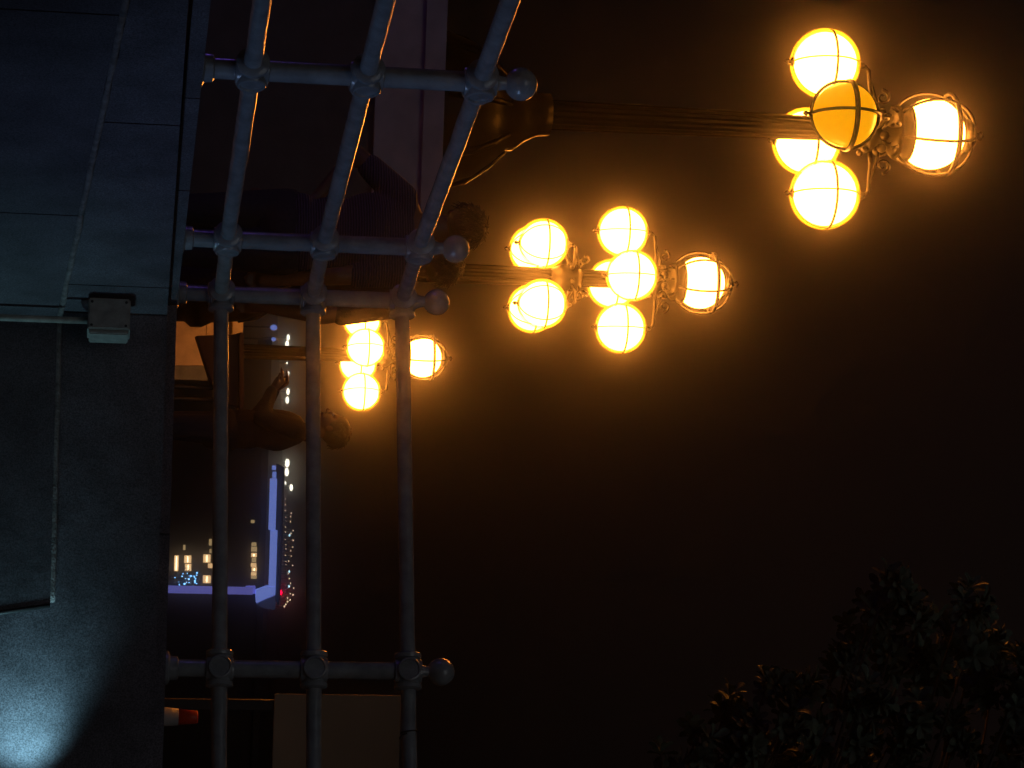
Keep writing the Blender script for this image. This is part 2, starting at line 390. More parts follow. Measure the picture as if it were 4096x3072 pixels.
for i, (p, zs) in enumerate(allp):
    leg = 'A' if i < 4 else 'B'
    n_ = nA if i < 3 else (nB if i > 3 else (nA + nB).normalized())
    zb = zr + DZC * max(0, (p - P3).length if i < 3 else 0) - 0.01
    bt = balls_x[i]; zt = zat(bt[0], p.x, p.y) if bt else zs[2] + 0.14
    bm = bmesh.new(); pts = [(p.x, p.y, zb + (zs[2] - zb) * k / 20) for k in range(21)]
    tube(bm, pts, 0.0325, n=20); lump(bm)
    post = rpart('post', bm)
    bm = bmesh.new()
    prof = [(0.033, zs[2] + 0.02), (0.033, zt - 0.085), (0.026, zt - 0.075), (0.022, zt - 0.062)]
    for k in range(0, 15): 
        a = -PI / 2 + 0.42 + (PI - 0.42) * k / 14; prof.append((0.0515 * math.cos(a), zt + 0.0515 * math.sin(a)))
    lathe(bm, prof, (p.x, p.y, 0), 26); lump(bm, 0.002, 22)
    o = obj('ball_finial', bm, 'rail_paint', post, True); smooth_by_angle(o)
    bm = bmesh.new(); lathe(bm, [(0.062, zb), (0.062, zb + 0.012), (0.045, zb + 0.02), (0.043, zb + 0.045), (0.034, zb + 0.05)], (p.x, p.y, 0), 20)
    o = obj('base_flange', bm, 'rail_paint', post, True); smooth_by_angle(o)
    tl = tA if i < 4 else tB; tr = tA if i < 3 else tB
    for j, z in enumerate(zs):
        bm = bmesh.new(); c = Vector((p.x, p.y, z))
        lathe(bm, [(0.034, -0.052), (0.043, -0.050), (0.045, -0.044), (0.045, 0.044), (0.043, 0.050), (0.034, 0.052)], c, 24)
        for d in (-tl, tr):
            lathe(bm, [(0.042, 0.0), (0.042, 0.046), (0.050, 0.050), (0.051, 0.064), (0.046, 0.068), (0.036, 0.070), (0.029, 0.072)], c, 22, axis=d)
        box(bm, c, (0.082, 0.078, 0.088), rz=math.atan2(n_.y, n_.x) + PI / 2, bev=0.014)
        lathe(bm, [(0.045, 0.0), (0.045, 0.050), (0.042, 0.054), (0.037, 0.055), (0.034, 0.049), (0.0, 0.048)], c, 24, axis=n_)
        lump(bm, 0.0016, 30)
        o = obj('joint', bm, 'rail_paint', post, True); smooth_by_angle(o)
for a, b in zip(allp, allp[1:]):
    for j in range(3):
        A = Vector((a[0].x, a[0].y, a[1][j])); B = Vector((b[0].x, b[0].y, b[1][j])); d = (B - A).normalized()
        A += d * 0.04; B -= d * 0.04
        bm = bmesh.new(); n_ = 40
        tube(bm, [A.lerp(B, k / n_) for k in range(n_ + 1)], 0.0285, n=20); lump(bm, 0.0016, 9)
        rpart('rail', bm)
# wire tie round the top rail
q = at(1620, 2930, 9.2); A, B = posts[3], p5
s = (q.x - A[0].x) / (B[0].x - A[0].x); cpt = A[0].lerp(B[0], s); cz = A[1][2] + (B[1][2] - A[1][2]) * s
bm = bmesh.new(); torus(bm, (cpt.x, cpt.y, cz), 0.031, 0.003, ax=tB + Vector((0, 0, 0.12)))
tube(bm, [(cpt.x, cpt.y - 0.03, cz - 0.012), (cpt.x + .004, cpt.y - 0.045, cz - 0.03), (cpt.x + .018, cpt.y - 0.05, cz - 0.042)], 0.003, 6)
o = obj('wire_tie', bm, 'black_metal'); tag(o, 'thin black wire tied round the top rail beside the last post', 'wire tie')

# ------------------------------------------------------------------ junction box on the wall
jc = at(435, 1290, 9.36)
jb = thing('junction_box', 'small pale metal fixture box bolted on the stone wall at its inner corner', 'fixture box', jc, rotz=R(-16))
bm = bmesh.new(); box(bm, (-0.012, 0.0, 0.0), (0.125, 0.13, 0.155), bev=0.006); o = obj('box_body', bm, 'box_metal', jb)
bm = bmesh.new(); box(bm, (0.058, -0.008, 0.0), (0.014, 0.118, 0.142), bev=0.004); o = obj('side_cover', bm, 'box_metal', jb)
bm = bmesh.new(); box(bm, (-0.010, -0.070, 0.0), (0.115, 0.012, 0.148), bev=0.004); o = obj('front_lid', bm, 'box_metal', jb)
for sx in (-1, 1):
    for sz in (-1, 1):
        bm = bmesh.new(); lathe(bm, [(0.005, 0), (0.005, 0.004), (0.0, 0.005)], (-0.010 + sx * 0.045, -0.0765, sz * 0.062), 10, axis=(0, -1, 0)); obj('screw', bm, 'black_metal', jb)
bm = bmesh.new(); tube(bm, [(-0.004, 0.0, -0.075), (-0.004, 0.0, -0.4), (-0.002, 0.0, -1.5)], 0.013, 12); obj('conduit', bm, 'box_metal', jb, True)
bm = bmesh.new(); tube(bm, [(-0.068, 0.01, -0.10), (-0.072, 0.01, -0.085), (-0.055, 0.0, -0.075)], 0.016, 12); obj('cable_gland', bm, 'white_band', jb, True)

# ------------------------------------------------------------------ parapet behind, at the left
par = thing('parapet_wall', 'dark wall with pale purple-grey capping band behind the railing, top of the photo', 'parapet', (-1.6, 12.9, GND))
def ppart(name, bm, m): 
    o = obj(name, bm, m, par); o.location = -par.location; return o
Dp = 12.9
def xz(x, y=500): return zat(x, at(x, y, Dp).x, Dp)
yR = at(1600, 905, Dp).x
z0, z1, z2, z3 = xz(1497), xz(1690), xz(1772), xz(1530)
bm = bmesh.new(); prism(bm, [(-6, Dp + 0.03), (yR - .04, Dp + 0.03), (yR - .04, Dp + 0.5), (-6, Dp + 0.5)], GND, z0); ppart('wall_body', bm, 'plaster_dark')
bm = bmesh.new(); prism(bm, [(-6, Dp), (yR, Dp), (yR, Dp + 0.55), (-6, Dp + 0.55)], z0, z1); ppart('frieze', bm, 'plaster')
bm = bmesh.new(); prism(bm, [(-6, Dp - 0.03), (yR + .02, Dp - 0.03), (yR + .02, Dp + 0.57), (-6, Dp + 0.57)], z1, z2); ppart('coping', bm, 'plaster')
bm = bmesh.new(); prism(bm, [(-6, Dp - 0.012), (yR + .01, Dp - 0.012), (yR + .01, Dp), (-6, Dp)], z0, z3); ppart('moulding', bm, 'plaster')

# ------------------------------------------------------------------ street lamps
def rib_cage(parent, c, r, nm=4, ring_z=0.12, w_=0.008, name='cage', foot=True, crown=False, rot=0.0):
    bm = bmesh.new(); c = Vector(c)
    for k in range(nm):
        a = PI * k / nm + rot
        torus(bm, c, r, w_, ax=(math.cos(a), math.sin(a), 0), n=36, m=6)
    for zz in ([ring_z] if not isinstance(ring_z, (list, tuple)) else ring_z):
        rr = math.sqrt(max(0.01, 1 - zz * zz)) * r
        torus(bm, c + Vector((0, 0, zz * r)), rr + 0.003, w_ * 1.1, n=40, m=6, flat=1.6)
    if foot: lathe(bm, [(0.0, -r - 0.05), (0.012, -r - 0.04), (0.018, -r - 0.028), (0.008, -r - 0.015), (0.03, -r - 0.004), (0.03, -r + 0.004)], c, 12)
    if crown:
        lathe(bm, [(0.10, r - 0.035), (0.075, r - 0.008), (0.06, r + 0.004), (0.028, r + 0.012), (0.02, r + 0.03), (0.03, r + 0.045), (0.0, r + 0.065)], c, 14)
    return obj(name, bm, 'iron', parent, True)
def scroll(bm, c, ang, s=1.0, up=1):
    """cast iron scroll in the vertical plane at angle ang"""
    pts = []
    for k in range(26):
        t = k / 25; a = t * 3.6 * PI / 1.6; r_ = s * 0.075 * (1 - 0.78 * t)
        pts.append((r_ * math.cos(a), r_ * math.sin(a) * up))
    d = Vector((math.cos(ang), math.sin(ang), 0))
    tube(bm, [Vector(c) + d * (0.04 + p[0]) + Vector((0, 0, p[1])) for p in pts], [0.012 * (1 - 0.5 * k / 25) for k in range(26)], 6)
def street_lamp(label, base, zmid, rot, low_tier=False, dim_front=False, s=1.0, bell_top=2.25):
    """zmid: height of the arm globes above the lamp's foot"""
    t = thing('street_lamp', label, 'street lamp', base, rot, 'ornate lamp posts on the plaza')
    top = zmid + 0.72
    # pedestal
    bm = bmesh.new()
    bt = bell_top
    lathe(bm, [(0.52, 0), (0.52, 0.25), (0.47, 0.30), (0.46, bt - 0.85), (0.50, bt - 0.80), (0.50, bt - 0.72), (0.46, bt - 0.64), (0.44, bt - 0.40), (0.385, bt - 0.25), (0.30, bt - 0.14),
               (0.215, bt - 0.05), (0.215, bt - 0.01), (0.165, bt + 0.05), (0.125, bt + 0.13), (0.12, bt + 0.20)], n=28)
    for k in range(8):
        a = k * PI / 4; d = Vector((math.cos(a), math.sin(a), 0))
        tube(bm, [d * 0.43 + Vector((0, 0, bt - .44)), d * 0.40 + Vector((0, 0, bt - .29)), d * 0.31 + Vector((0, 0, bt - .15)), d * 0.225 + Vector((0, 0, bt - .055))], [0.03, 0.028, 0.02, 0.012], 6)
    obj('pedestal', bm, 'post_iron', t, True)
    # fluted column
    bm = bmesh.new(); zc_ = zmid + 0.20
    lathe(bm, [(0.088, bt + 0.2), (0.082, bt + 0.9), (0.066, zc_)], n=32, flute=0.09); obj('column', bm, 'post_iron', t)
    # hub with cast ornaments
    bm = bmesh.new()
    lathe(bm, [(0.075, zmid + 0.02), (0.10, zmid + 0.06), (0.10, zmid + 0.09), (0.07, zmid + 0.12), (0.085, zmid + 0.20), (0.125, zmid + 0.235), (0.125, zmid + 0.27), (0.09, zmid + 0.30), (0.075, zmid + 0.34),
               (0.09, zmid + 0.37), (0.135, zmid + 0.395), (0.155, zmid + 0.415), (0.155, zmid + 0.43), (0.10, zmid + 0.44), (0.05, zmid + 0.45)], n=24)
    for k in range(8):
        a = k * PI / 4 + PI / 8
        sphere(bm, (0.115 * math.cos(a), 0.115 * math.sin(a), zmid + 0.325), 0.028, 10, 8)
        sphere(bm, (0.13 * math.cos(a), 0.13 * math.sin(a), zmid + 0.225), 0.02, 10, 8)
    for k in range(4):
        scroll(bm, (0.06 * math.cos(k * PI / 2 + PI / 4), 0.06 * math.sin(k * PI / 2 + PI / 4), zmid + 0.36), k * PI / 2 + PI / 4, 0.9, 1)
    obj('hub', bm, 'iron', t, True)
    def arm(ang, z, r_, gr, lit=True):
        d = Vector((math.cos(ang), math.sin(ang), 0)); up = Vector((0, 0, 1))
        bm = bmesh.new()
        tube(bm, [d * 0.06 + up * (z + 0.265), d * (r_ * .5) + up * (z + 0.275), d * (r_ - .03) + up * (z + 0.262), d * r_ + up * (z + 0.235)], [0.016, 0.014, 0.013, 0.012], 8)
        tube(bm, [d * 0.06 + up * (z + 0.325), d * (r_ * .45) + up * (z + 0.312), d * (r_ * .75) + up * (z + 0.275)], 0.008, 6)
        lathe(bm, [(0.05, gr - 0.02), (0.066, gr + 0.004), (0.048, gr + 0.018), (0.022, gr + 0.03), (0.018, gr + 0.05), (0.0, gr + 0.06)], d * r_ + up * z, 14)
        scroll(bm, d * (r_ * .42) + up * (z + 0.345), ang, 0.6)
        a_ = obj('lamp_arm', bm, 'iron', t, True)
        bm = bmesh.new(); sphere(bm, (0, 0, 0), gr, 32, 18)
        g = obj('globe', bm, 'globe' if lit else 'unlit_globe_glow', a_, True); g.location = d * r_ + up * z
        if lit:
            bm = bmesh.new(); sphere(bm, (0, 0, 0), gr + 0.024, 28, 16); obj('halo_shell', bm, 'halo_layer', a_, True).location = d * r_ + up * z
        if not lit: tag(g, label='unlit globe with a faint amber glow standing for light from the others')
        rib_cage(a_, d * r_ + up * z, gr + 0.012, 2, 0.10, 0.0045 if lit else 0.0095, rot=ang + PI / 2)
        return a_
    for k in range(4): arm(k * PI / 2, zmid, 0.385, 0.182, lit=not (dim_front and k == 3))
    if low_tier:
        zl = zmid - 0.68
        bm = bmesh.new(); lathe(bm, [(0.07, zl + 0.1), (0.11, zl + 0.22), (0.085, zl + 0.26), (0.12, zl + 0.3), (0.06, zl + 0.36)], n=20)
        for k in range(6): sphere(bm, (0.11 * math.cos(k), 0.11 * math.sin(k), zl + .26), .02, 8, 6)
        obj('hub', bm, 'iron', t, True)
        for k in range(4): arm(k * PI / 2 + PI / 4, zl, 0.335, 0.175)
    # top lantern
    zt = zmid + 0.64
    bm = bmesh.new(); prof = []
    for k in range(19):
        a = -PI / 2 + 0.55 + (PI - 0.55) * k / 18; prof.append((0.205 * math.cos(a), 0.195 * math.sin(a)))
    lathe(bm, prof, (0, 0, 0), 32); g = obj('globe', bm, 'top_globe', t, True); g.location = (0, 0, zt)
    bm = bmesh.new(); lathe(bm, [(0.08, -0.20), (0.14, -0.175), (0.165, -0.14), (0.15, -0.14), (0.1, -0.16)], (0, 0, zt), 24); obj('lantern_cup', bm, 'iron', t, True)
    rib_cage(t, (0, 0, zt), 0.255, 3, (0.38,), 0.009, name='lantern_cage', foot=False, crown=True, rot=0.35)
    t.scale = (s, s, s)
    return t
def lamp_at(xm, ym, D):
    p = at(xm, ym, D); return p
D1 = 14.0; p = lamp_at(3300, 515, D1)
z_bell = zat(2060, p.x, p.y)
street_lamp('nearest lamp post, largest of the three, with one dim amber globe among its white ones', (p.x, p.y, GND), p.z - GND, R(-6), dim_front=True, bell_top=z_bell - GND)
p = lamp_at(2487, 1119, 19.5)
street_lamp('middle lamp post carrying two tiers of caged globes', (p.x, p.y, GND), p.z - GND, R(-3), low_tier=True, bell_top=1.6)
p = lamp_at(1447, 1422, 26.0)
street_lamp('farthest and smallest lamp post, its globes seen through the railing', (p.x, p.y, -1.2), p.z + 1.2, R(-12), bell_top=1.6)

# ------------------------------------------------------------------ ochre stone block behind the corner, planter
Do = 20.8
st = thing('stone_block', 'stepped ochre stone plinth lit by the lamps, behind the railing corner', 'stone plinth', (at(800, 1300, Do).x, Do, GND))
def spart(name, bm, m, parent=None): 
    o = obj(name, bm, m, st); o.location = -st.location; return o
def slab(bm, x0, x1, y0, y1, D, depth=0.4, zlo=None):
    a = at((x0 + x1) / 2, y0, D); b = at((x0 + x1) / 2, y1, D)
    za = zat(x0, a.x, D) if zlo is None else zlo
    prism(bm, [(a.x, D), (b.x, D), (b.x, D + depth), (a.x, D + depth)], za, zat(x1, (a.x + b.x) / 2, D))
bm = bmesh.new(); slab(bm, 700, 772, 1085, 1462, Do, 0.6, zlo=GND); spart('lower_course', bm, 'ochre_stone')
bm = bmesh.new(); slab(bm, 777, 826, 1085, 1462, Do + 0.004, 0.6); spart('middle_course', bm, 'ochre_stone')
bm = bmesh.new(); slab(bm, 831, 932, 1200, 1400, Do + 0.03, 0.5); spart('upper_course', bm, 'ochre_stone')
bm = bmesh.new(); slab(bm, 935, 973, 1200, 1400, Do - 0.03, 0.6); spart('cap', bm, 'ochre_stone')
o = None
bm = bmesh.new(); slab(bm, 700, 830, 1464, 1520, Do - 0.02, 0.5, zlo=GND); mb = obj('marble_block', bm, 'marble'); tag(mb, 'pale grey marble block against the right end of the ochre plinth', 'stone block')
# dark wedge-bottomed planter trough in front of it
Dq = 15.2
c0 = at(850, 1430, Dq)
pot = thing('planter_trough', 'dark planter trough with a slanting underside in front of the ochre plinth', 'planter', (c0.x, Dq, GND))
def profile(name, pts, m, dep, y0=0.0):
    bm = bmesh.new(); A = []; B = []
    for x, y in pts:
        q_ = at(x, y, Dq) - pot.location; q_.y = y0; A.append(bm.verts.new(q_)); B.append(bm.verts.new(q_ + Vector((0, dep, 0))))
    bm.faces.new(A); bm.faces.new(B[::-1]); n = len(A)
    for k in range(n): bm.faces.new((A[k], A[(k + 1) % n], B[(k + 1) % n], B[k]))
    bmesh.ops.bevel(bm, geom=bm.edges[:], offset=0.006, segments=2, affect='EDGES')
    return obj(name, bm, m, pot)
profile('trough', [(786, 1343), (955, 1336), (955, 1632), (905, 1612), (846, 1532)], 'pot', 0.38)
profile('rim', [(956, 1330), (974, 1329), (974, 1640), (956, 1640)], 'pot', 0.42, -0.02)
for y in (1552, 1600):
    for dy in (0.05, 0.30):
        q_ = at(880, y, Dq); h_ = q_.z - GND + .06
        bm = bmesh.new(); tube(bm, [(q_.x - c0.x, dy, 0), (q_.x - c0.x, dy, h_)], 0.014, 8); obj('leg', bm, 'black_metal', pot, True)

# ------------------------------------------------------------------ traffic cone
cp = at(740, 2868, 12.0)
ct = zat(792, cp.x, cp.y) - GND
cone = thing('traffic_cone', 'orange traffic cone with a white band, seen low between the curb and bottom rail', 'traffic cone', (cp.x, cp.y, GND))
def ring(r0_, r1_, za, zb, n=24):
    bm = bmesh.new(); lathe(bm, [(r0_, za), (r1_, zb), (r1_ - .006, zb), (r0_ - .006, za)], n=n); return bm
def cr(z): return 0.135 + (0.022 - 0.135) * (z / 0.72)
H = ct
def cr(f): return 0.092 - 0.062 * f
bm = ring(cr(0.03), cr(.55), 0.02, H * .55); obj('lower_cone', bm, 'orange_plastic', cone, True)
bm = ring(cr(.55) + .001, cr(.86) + .001, H * .55, H * .86); obj('white_band', bm, 'white_band', cone, True)
bm = bmesh.new(); lathe(bm, [(cr(.86), H * 0.86), (cr(.99), H - .006), (cr(1) - .004, H), (cr(1) - .010, H - .01)], n=24); obj('upper_cone', bm, 'orange_plastic', cone, True)
bm = bmesh.new(); box(bm, (0, 0, 0.015), (0.32, 0.32, 0.03), bev=0.006); obj('base', bm, 'orange_plastic', cone)

# ------------------------------------------------------------------ plywood board
Db = 12.6
a = at(1350, 2778, Db); b = at(1350, 3560, Db); z0 = zat(1098, a.x, Db); z1 = zat(1604, a.x, Db)
bd = thing('plywood_board', 'plain tan board on dark legs behind the railing at the bottom of the photo', 'board', ((a.x + b.x) / 2, Db, GND))
bw = b.x - a.x; bh = z1 - z0; zm = (z0 + z1) / 2 - GND; zj = (zat(1315, a.x, Db) - z0)
bm = bmesh.new(); box(bm, (0, 0, z0 - GND + bh / 2), (bw, 0.018, bh), bev=0.003); obj('panel', bm, 'plywood', bd)
for sx in (-1, 1):
    bm = bmesh.new(); box(bm, (sx * (bw / 2 - 0.06), 0.034, (z1 - GND) / 2), (0.05, 0.045, z1 - GND - .02)); obj('leg', bm, 'black_metal', bd)

# ------------------------------------------------------------------ people
def capsule(bm, a, b, ra, rb, n=14):
    a = Vector(a); b = Vector(b); d = (b - a); L = d.length
    if L < 1e-5: sphere(bm, a, ra, n, 8); return
    prof = []
    for k in range(5): t = PI / 2 * k / 4; prof.append((ra * math.sin(t), -ra * math.cos(t)))
    for k in range(5): t = PI / 2 * k / 4; prof.append((rb * math.cos(t), L + rb * math.sin(t)))
    lathe(bm, prof, a, n, axis=d)
def ellip(bm, c, s, rz=0, ry=0, rx=0):
    bmesh.ops.create_uvsphere(bm, u_segments=20, v_segments=14, radius=1, matrix=Matrix.Translation(c) @ Matrix.Rotation(rz, 4, 'Z') @ Matrix.Rotation(ry, 4, 'Y') @ Matrix.Rotation(rx, 4, 'X') @ Matrix.Diagonal((*s, 1)))
def remesh(o, v, it=3):
    m = o.modifiers.new('remesh', 'REMESH'); m.mode = 'VOXEL'; m.voxel_size = v; m.use_smooth_shade = True
    s_ = o.modifiers.new('smooth', 'SMOOTH'); s_.iterations = it; s_.factor = 0.5
def person(label, loc, rz, height, J, top='dark_top', long_hair=False, head_yaw=0, head_tilt=0, hold=None):
    """J: joints in the person's frame (x forward, y to their left, z up, metres for a 1.75 m body)"""
    s = height / 1.75
    t = thing('person', label, 'person', loc, rz); t.scale = (s, s, s)
    V = lambda k: Vector(J[k])
    bm = bmesh.new(); H = V('head')                      # head centre
    hm = Matrix.Translation(H) @ Matrix.Rotation(head_yaw, 4, 'Z') @ Matrix.Rotation(head_tilt, 4, 'Y')
    def hp(x, y, z): return hm @ Vector((x, y, z))
    def he(c, sz): bmesh.ops.create_uvsphere(bm, u_segments=18, v_segments=12, radius=1, matrix=hm @ Matrix.Translation(c) @ Matrix.Diagonal((*sz, 1)))
    he((-0.012, 0, 0.022), (0.095, 0.074, 0.088)); he((0.022, 0, -0.035), (0.066, 0.058, 0.078)); he((0.055, 0, -0.088), (0.028, 0.03, 0.024))
    capsule(bm, hp(0.083, 0, 0.015), hp(0.108, 0, -0.022), 0.008, 0.014, 10)       # nose
    capsule(bm, hp(0.084, -0.018, -0.056), hp(0.084, 0.018, -0.056), 0.009, 0.009, 8)   # lips
    for sy in (-1, 1): he((-0.005, sy * 0.076, -0.012), (0.018, 0.010, 0.030))
    for sy in (-1, 1): he((0.072, sy * 0.032, 0.022), (0.018, 0.024, 0.010))
    capsule(bm, hp(-0.015, 0, -0.06), V('neck'), 0.055, 0.06)
    ellip(bm, V('chest'), (0.115, 0.165, 0.20)); ellip(bm, V('belly'), (0.105, 0.14, 0.17)); ellip(bm, V('hip'), (0.115, 0.16, 0.13))
    for sd in ('l', 'r'):
        capsule(bm, V('neck') - Vector((0, 0, .02)), V('sho_' + sd), 0.055, 0.055)
        capsule(bm, V('sho_' + sd), V('elb_' + sd), 0.054, 0.040); capsule(bm, V('elb_' + sd), V('wri_' + sd), 0.040, 0.026)
        capsule(bm, V('hipj_' + sd), V('kne_' + sd), 0.088, 0.056); capsule(bm, V('kne_' + sd), V('ank_' + sd), 0.054, 0.036)
        capsule(bm, V('ank_' + sd) - Vector((0.03, 0, 0.03)), V('ank_' + sd) + Vector((0.15, 0, -0.05)), 0.038, 0.028)
        # hand: palm, four unequal fingers, thumb
        w_ = V('wri_' + sd); f = (w_ - V('elb_' + sd)).normalized(); f = (f + Vector(J.get('hand_' + sd, (0, 0, 0)))).normalized()
        side = f.cross(Vector((0, 0, 1))); side = side.normalized() if side.length > .2 else Vector((0, 1, 0)); nrm = side.cross(f).normalized()
        capsule(bm, w_, w_ + f * 0.07, 0.026, 0.034, 10)
        for k, (oy, L) in enumerate(((-0.030, 0.066), (-0.010, 0.078), (0.010, 0.073), (0.029, 0.056))):
            b0 = w_ + f * 0.078 + side * oy; b1 = b0 + f * L * .5 - nrm * L * 0.18; b2 = b1 + f * L * .28 - nrm * L * 0.38
            capsule(bm, b0, b1, 0.0095, 0.0088, 8); capsule(bm, b1, b2, 0.0088, 0.0075, 8)
        b0 = w_ + f * 0.03 - side * 0.026; b1 = b0 + f * 0.035 - side * 0.03 - nrm * .012; capsule(bm, b0, b1, 0.012, 0.010, 8); capsule(bm, b1, b1 + f * 0.028 - nrm * .008, 0.010, 0.009, 8)
    body = obj('body', bm, 'skin', t, True); remesh(body, 0.0075, 2)
    # clothing
    bm = bmesh.new(); g = 0.016
    ellip(bm, V('chest'), (0.115 + g, 0.165 + g, 0.20)); ellip(bm, V('belly'), (0.105 + g * 1.3, 0.14 + g * 1.3, 0.18)); ellip(bm, V('hip') + Vector((0, 0, .04)), (0.118 + g, 0.162 + g, 0.10))
    for sd in ('l', 'r'):
        capsule(bm, V('neck') - Vector((0, 0, .05)), V('sho_' + sd), 0.055, 0.066)
        e = V('sho_' + sd).lerp(V('elb_' + sd), J.get('sleeve', 0.7)); capsule(bm, V('sho_' + sd), e, 0.068, 0.056)
        if J.get('sleeve', 0.7) >= 1: capsule(bm, e, e.lerp(V('wri_' + sd), .9), 0.054, 0.036)
    for v in bm.verts:
        v.co += Vector((noise.noise(v.co * 9), noise.noise(v.co * 9 + Vector((3, 0, 0))), noise.noise(v.co * 5) * .5)) * 0.012
    o = obj('shirt', bm, top, t, True); remesh(o, 0.011, 2)
    bm = bmesh.new(); ellip(bm, V('hip') - Vector((0, 0, .02)), (0.115 + g, 0.16 + g, 0.13))
    for sd in ('l', 'r'):
        capsule(bm, V('hipj_' + sd), V('kne_' + sd), 0.102, 0.07); capsule(bm, V('kne_' + sd), V('ank_' + sd) + Vector((0, 0, .04)), 0.07, 0.056)
    for v in bm.verts: v.co += Vector((noise.noise(v.co * 8), noise.noise(v.co * 8 + Vector((3, 0, 0))), 0)) * 0.012
    o = obj('trousers', bm, 'trousers', t, True); remesh(o, 0.012, 2)
    for sd in ('l', 'r'):
        bm = bmesh.new(); a = V('ank_' + sd); capsule(bm, a - Vector((0.04, 0, 0.042)), a + Vector((0.165, 0, -0.055)), 0.048, 0.036)
        for v in bm.verts: v.co.z = max(v.co.z, 0.0)
        obj('shoe', bm, 'shoe', t, True)
    # hair: shell over the skull plus many fine locks
    bm = bmesh.new(); rnd = random.Random(hash(label) % 1000 if False else len(label))
    def hh(c, sz): bmesh.ops.create_uvsphere(bm, u_segments=24, v_segments=16, radius=1, matrix=hm @ Matrix.Translation(c) @ Matrix.Diagonal((*sz, 1)))
    hh((-0.026, 0, 0.036), (0.100, 0.086, 0.094))
    for v in list(bm.verts):
        d = 1 + 0.10 * noise.noise(v.co * 14); v.co = H + (v.co - H) * d
    for k in range(900):
        th = rnd.uniform(0, 2 * PI); ph = math.acos(rnd.uniform(-0.35 if long_hair else -0.1, 1))
        n_ = Vector((math.sin(ph) * math.cos(th), math.sin(ph) * math.sin(th), math.cos(ph)))
        if n_.x > 0.55 and n_.z < 0.55: continue
        if n_.x > 0.2 and n_.z < 0.1: continue
        b0 = Vector((-0.026 + n_.x * 0.098, n_.y * 0.084, 0.036 + n_.z * 0.092)); L = rnd.uniform(0.02, 0.05)
        tdir = (Vector((-0.4, 0, -1)) + Vector((rnd.uniform(-.6, .6), rnd.uniform(-.6, .6), rnd.uniform(-.3, .5)))); tdir = (tdir - n_ * tdir.dot(n_) * .8).normalized()
        b1 = b0 + tdir * L * .6 + n_ * rnd.uniform(0.001, 0.007); b2 = b1 + tdir * L * .6 + n_ * rnd.uniform(-0.004, 0.010)
        tube(bm, [hm @ b0, hm @ b1, hm @ b2], [0.0035, 0.0025, 0.001], 4)
    if long_hair:
        for k in range(260):
            a = rnd.uniform(PI * .35, PI * 1.65); b0 = Vector((-0.03 + 0.095 * math.cos(a), 0.085 * math.sin(a), rnd.uniform(-0.02, 0.05)))
            pts = [b0]; L = rnd.uniform(0.14, 0.26)
            for q in range(5): pts.append(pts[-1] + Vector((rnd.uniform(-.010, .006), rnd.uniform(-.01, .01), -L / 5)))
            tube(bm, [hm @ p_ for p_ in pts], [0.008, 0.009, 0.009, 0.007, 0.005, 0.002], 4)
    obj('hair', bm, 'hair', t, True)
    for sy in (-1, 1):
        bm = bmesh.new(); sphere(bm, hp(0.082, sy * 0.031, 0.012), 0.0115, 10, 8); obj('eye', bm, 'eye', t, True)
    return t
BASE = dict(head=(0.02, 0, 1.625), neck=(-0.01, 0, 1.47), chest=(0, 0, 1.27), belly=(0, 0, 1.08), hip=(-0.01, 0, 0.93),
            sho_l=(-0.01, 0.19, 1.41), sho_r=(-0.01, -0.19, 1.41), elb_l=(-0.03, 0.25, 1.12), elb_r=(-0.03, -0.25, 1.12), wri_l=(0.08, 0.24, 0.88), wri_r=(0.08, -0.24, 0.88),
            hipj_l=(0, 0.09, 0.90), hipj_r=(0, -0.09, 0.90), kne_l=(0.02, 0.10, 0.49), kne_r=(0.02, -0.10, 0.49), ank_l=(-0.02, 0.11, 0.085), ank_r=(-0.02, -0.11, 0.085))
def pose(**k): d = dict(BASE); d.update(k); return d
def place(xh, yh, D):                    # foot point under a head that shows at (xh, yh)
    p = at(xh, yh, D); return p
# 1: stands sideways in a ribbed shirt, elbow out to the left
p = place(1838, 905, 10.9); h = (p.z + 0.095 - GND) / 1.75 * 1.75 + 0.01
person('person in a ribbed violet-lit shirt, elbow out, behind the second ball-topped post from the top', (p.x - 0.0, p.y, GND), R(70), h,
       pose(head=(0.03, 0.0, 1.64), neck=(-0.01, -0.02, 1.47), chest=(0, -0.055, 1.27), belly=(0, -0.06, 1.08), hip=(0, -0.06, 0.93),
            sho_l=(-0.02, 0.11, 1.40), elb_l=(-0.02, 0.31, 1.20), wri_l=(0.04, 0.13, 1.04), hand_l=(0, -.3, -.3),
            sho_r=(-0.01, -0.22, 1.40), elb_r=(-0.04, -0.27, 1.12), wri_r=(0.08, -0.25, 0.88), hipj_l=(0, 0.03, 0.90), hipj_r=(0, -0.15, 0.90), kne_l=(0.02, 0.03, 0.49), kne_r=(0.02, -0.16, 0.49), ank_l=(-0.02, 0.03, 0.085), ank_r=(-0.02, -0.17, 0.085)), 'ribbed')
# 2: right behind, slightly lower
p = place(1755, 1058, 11.6)
person('person in dark clothes half hidden behind the two close-set railing posts', (p.x, p.y, GND), R(100), p.z + 0.095 - GND + .02, pose(), 'dark_top', long_hair=False)
# 3: farther, arms raised in front to the left
p = place(1330, 1712, 13.5)
person('person with a raised hand standing in the dark in front of the farthest lamp', (p.x + 0.02, p.y, GND), R(185), p.z + 0.10 - GND,
       pose(head=(0.03, 0, 1.62), sho_l=(0.02, 0.16, 1.40), elb_l=(0.10, 0.19, 1.17), wri_l=(0.27, 0.10, 1.24), sho_r=(0.02, -0.16, 1.40), elb_r=(0.08, -0.19, 1.18), wri_r=(0.26, -0.06, 1.27), hand_l=(.2, 0, .5), hand_r=(.2, 0, .6), sleeve=1.0), 'red_top', long_hair=False)

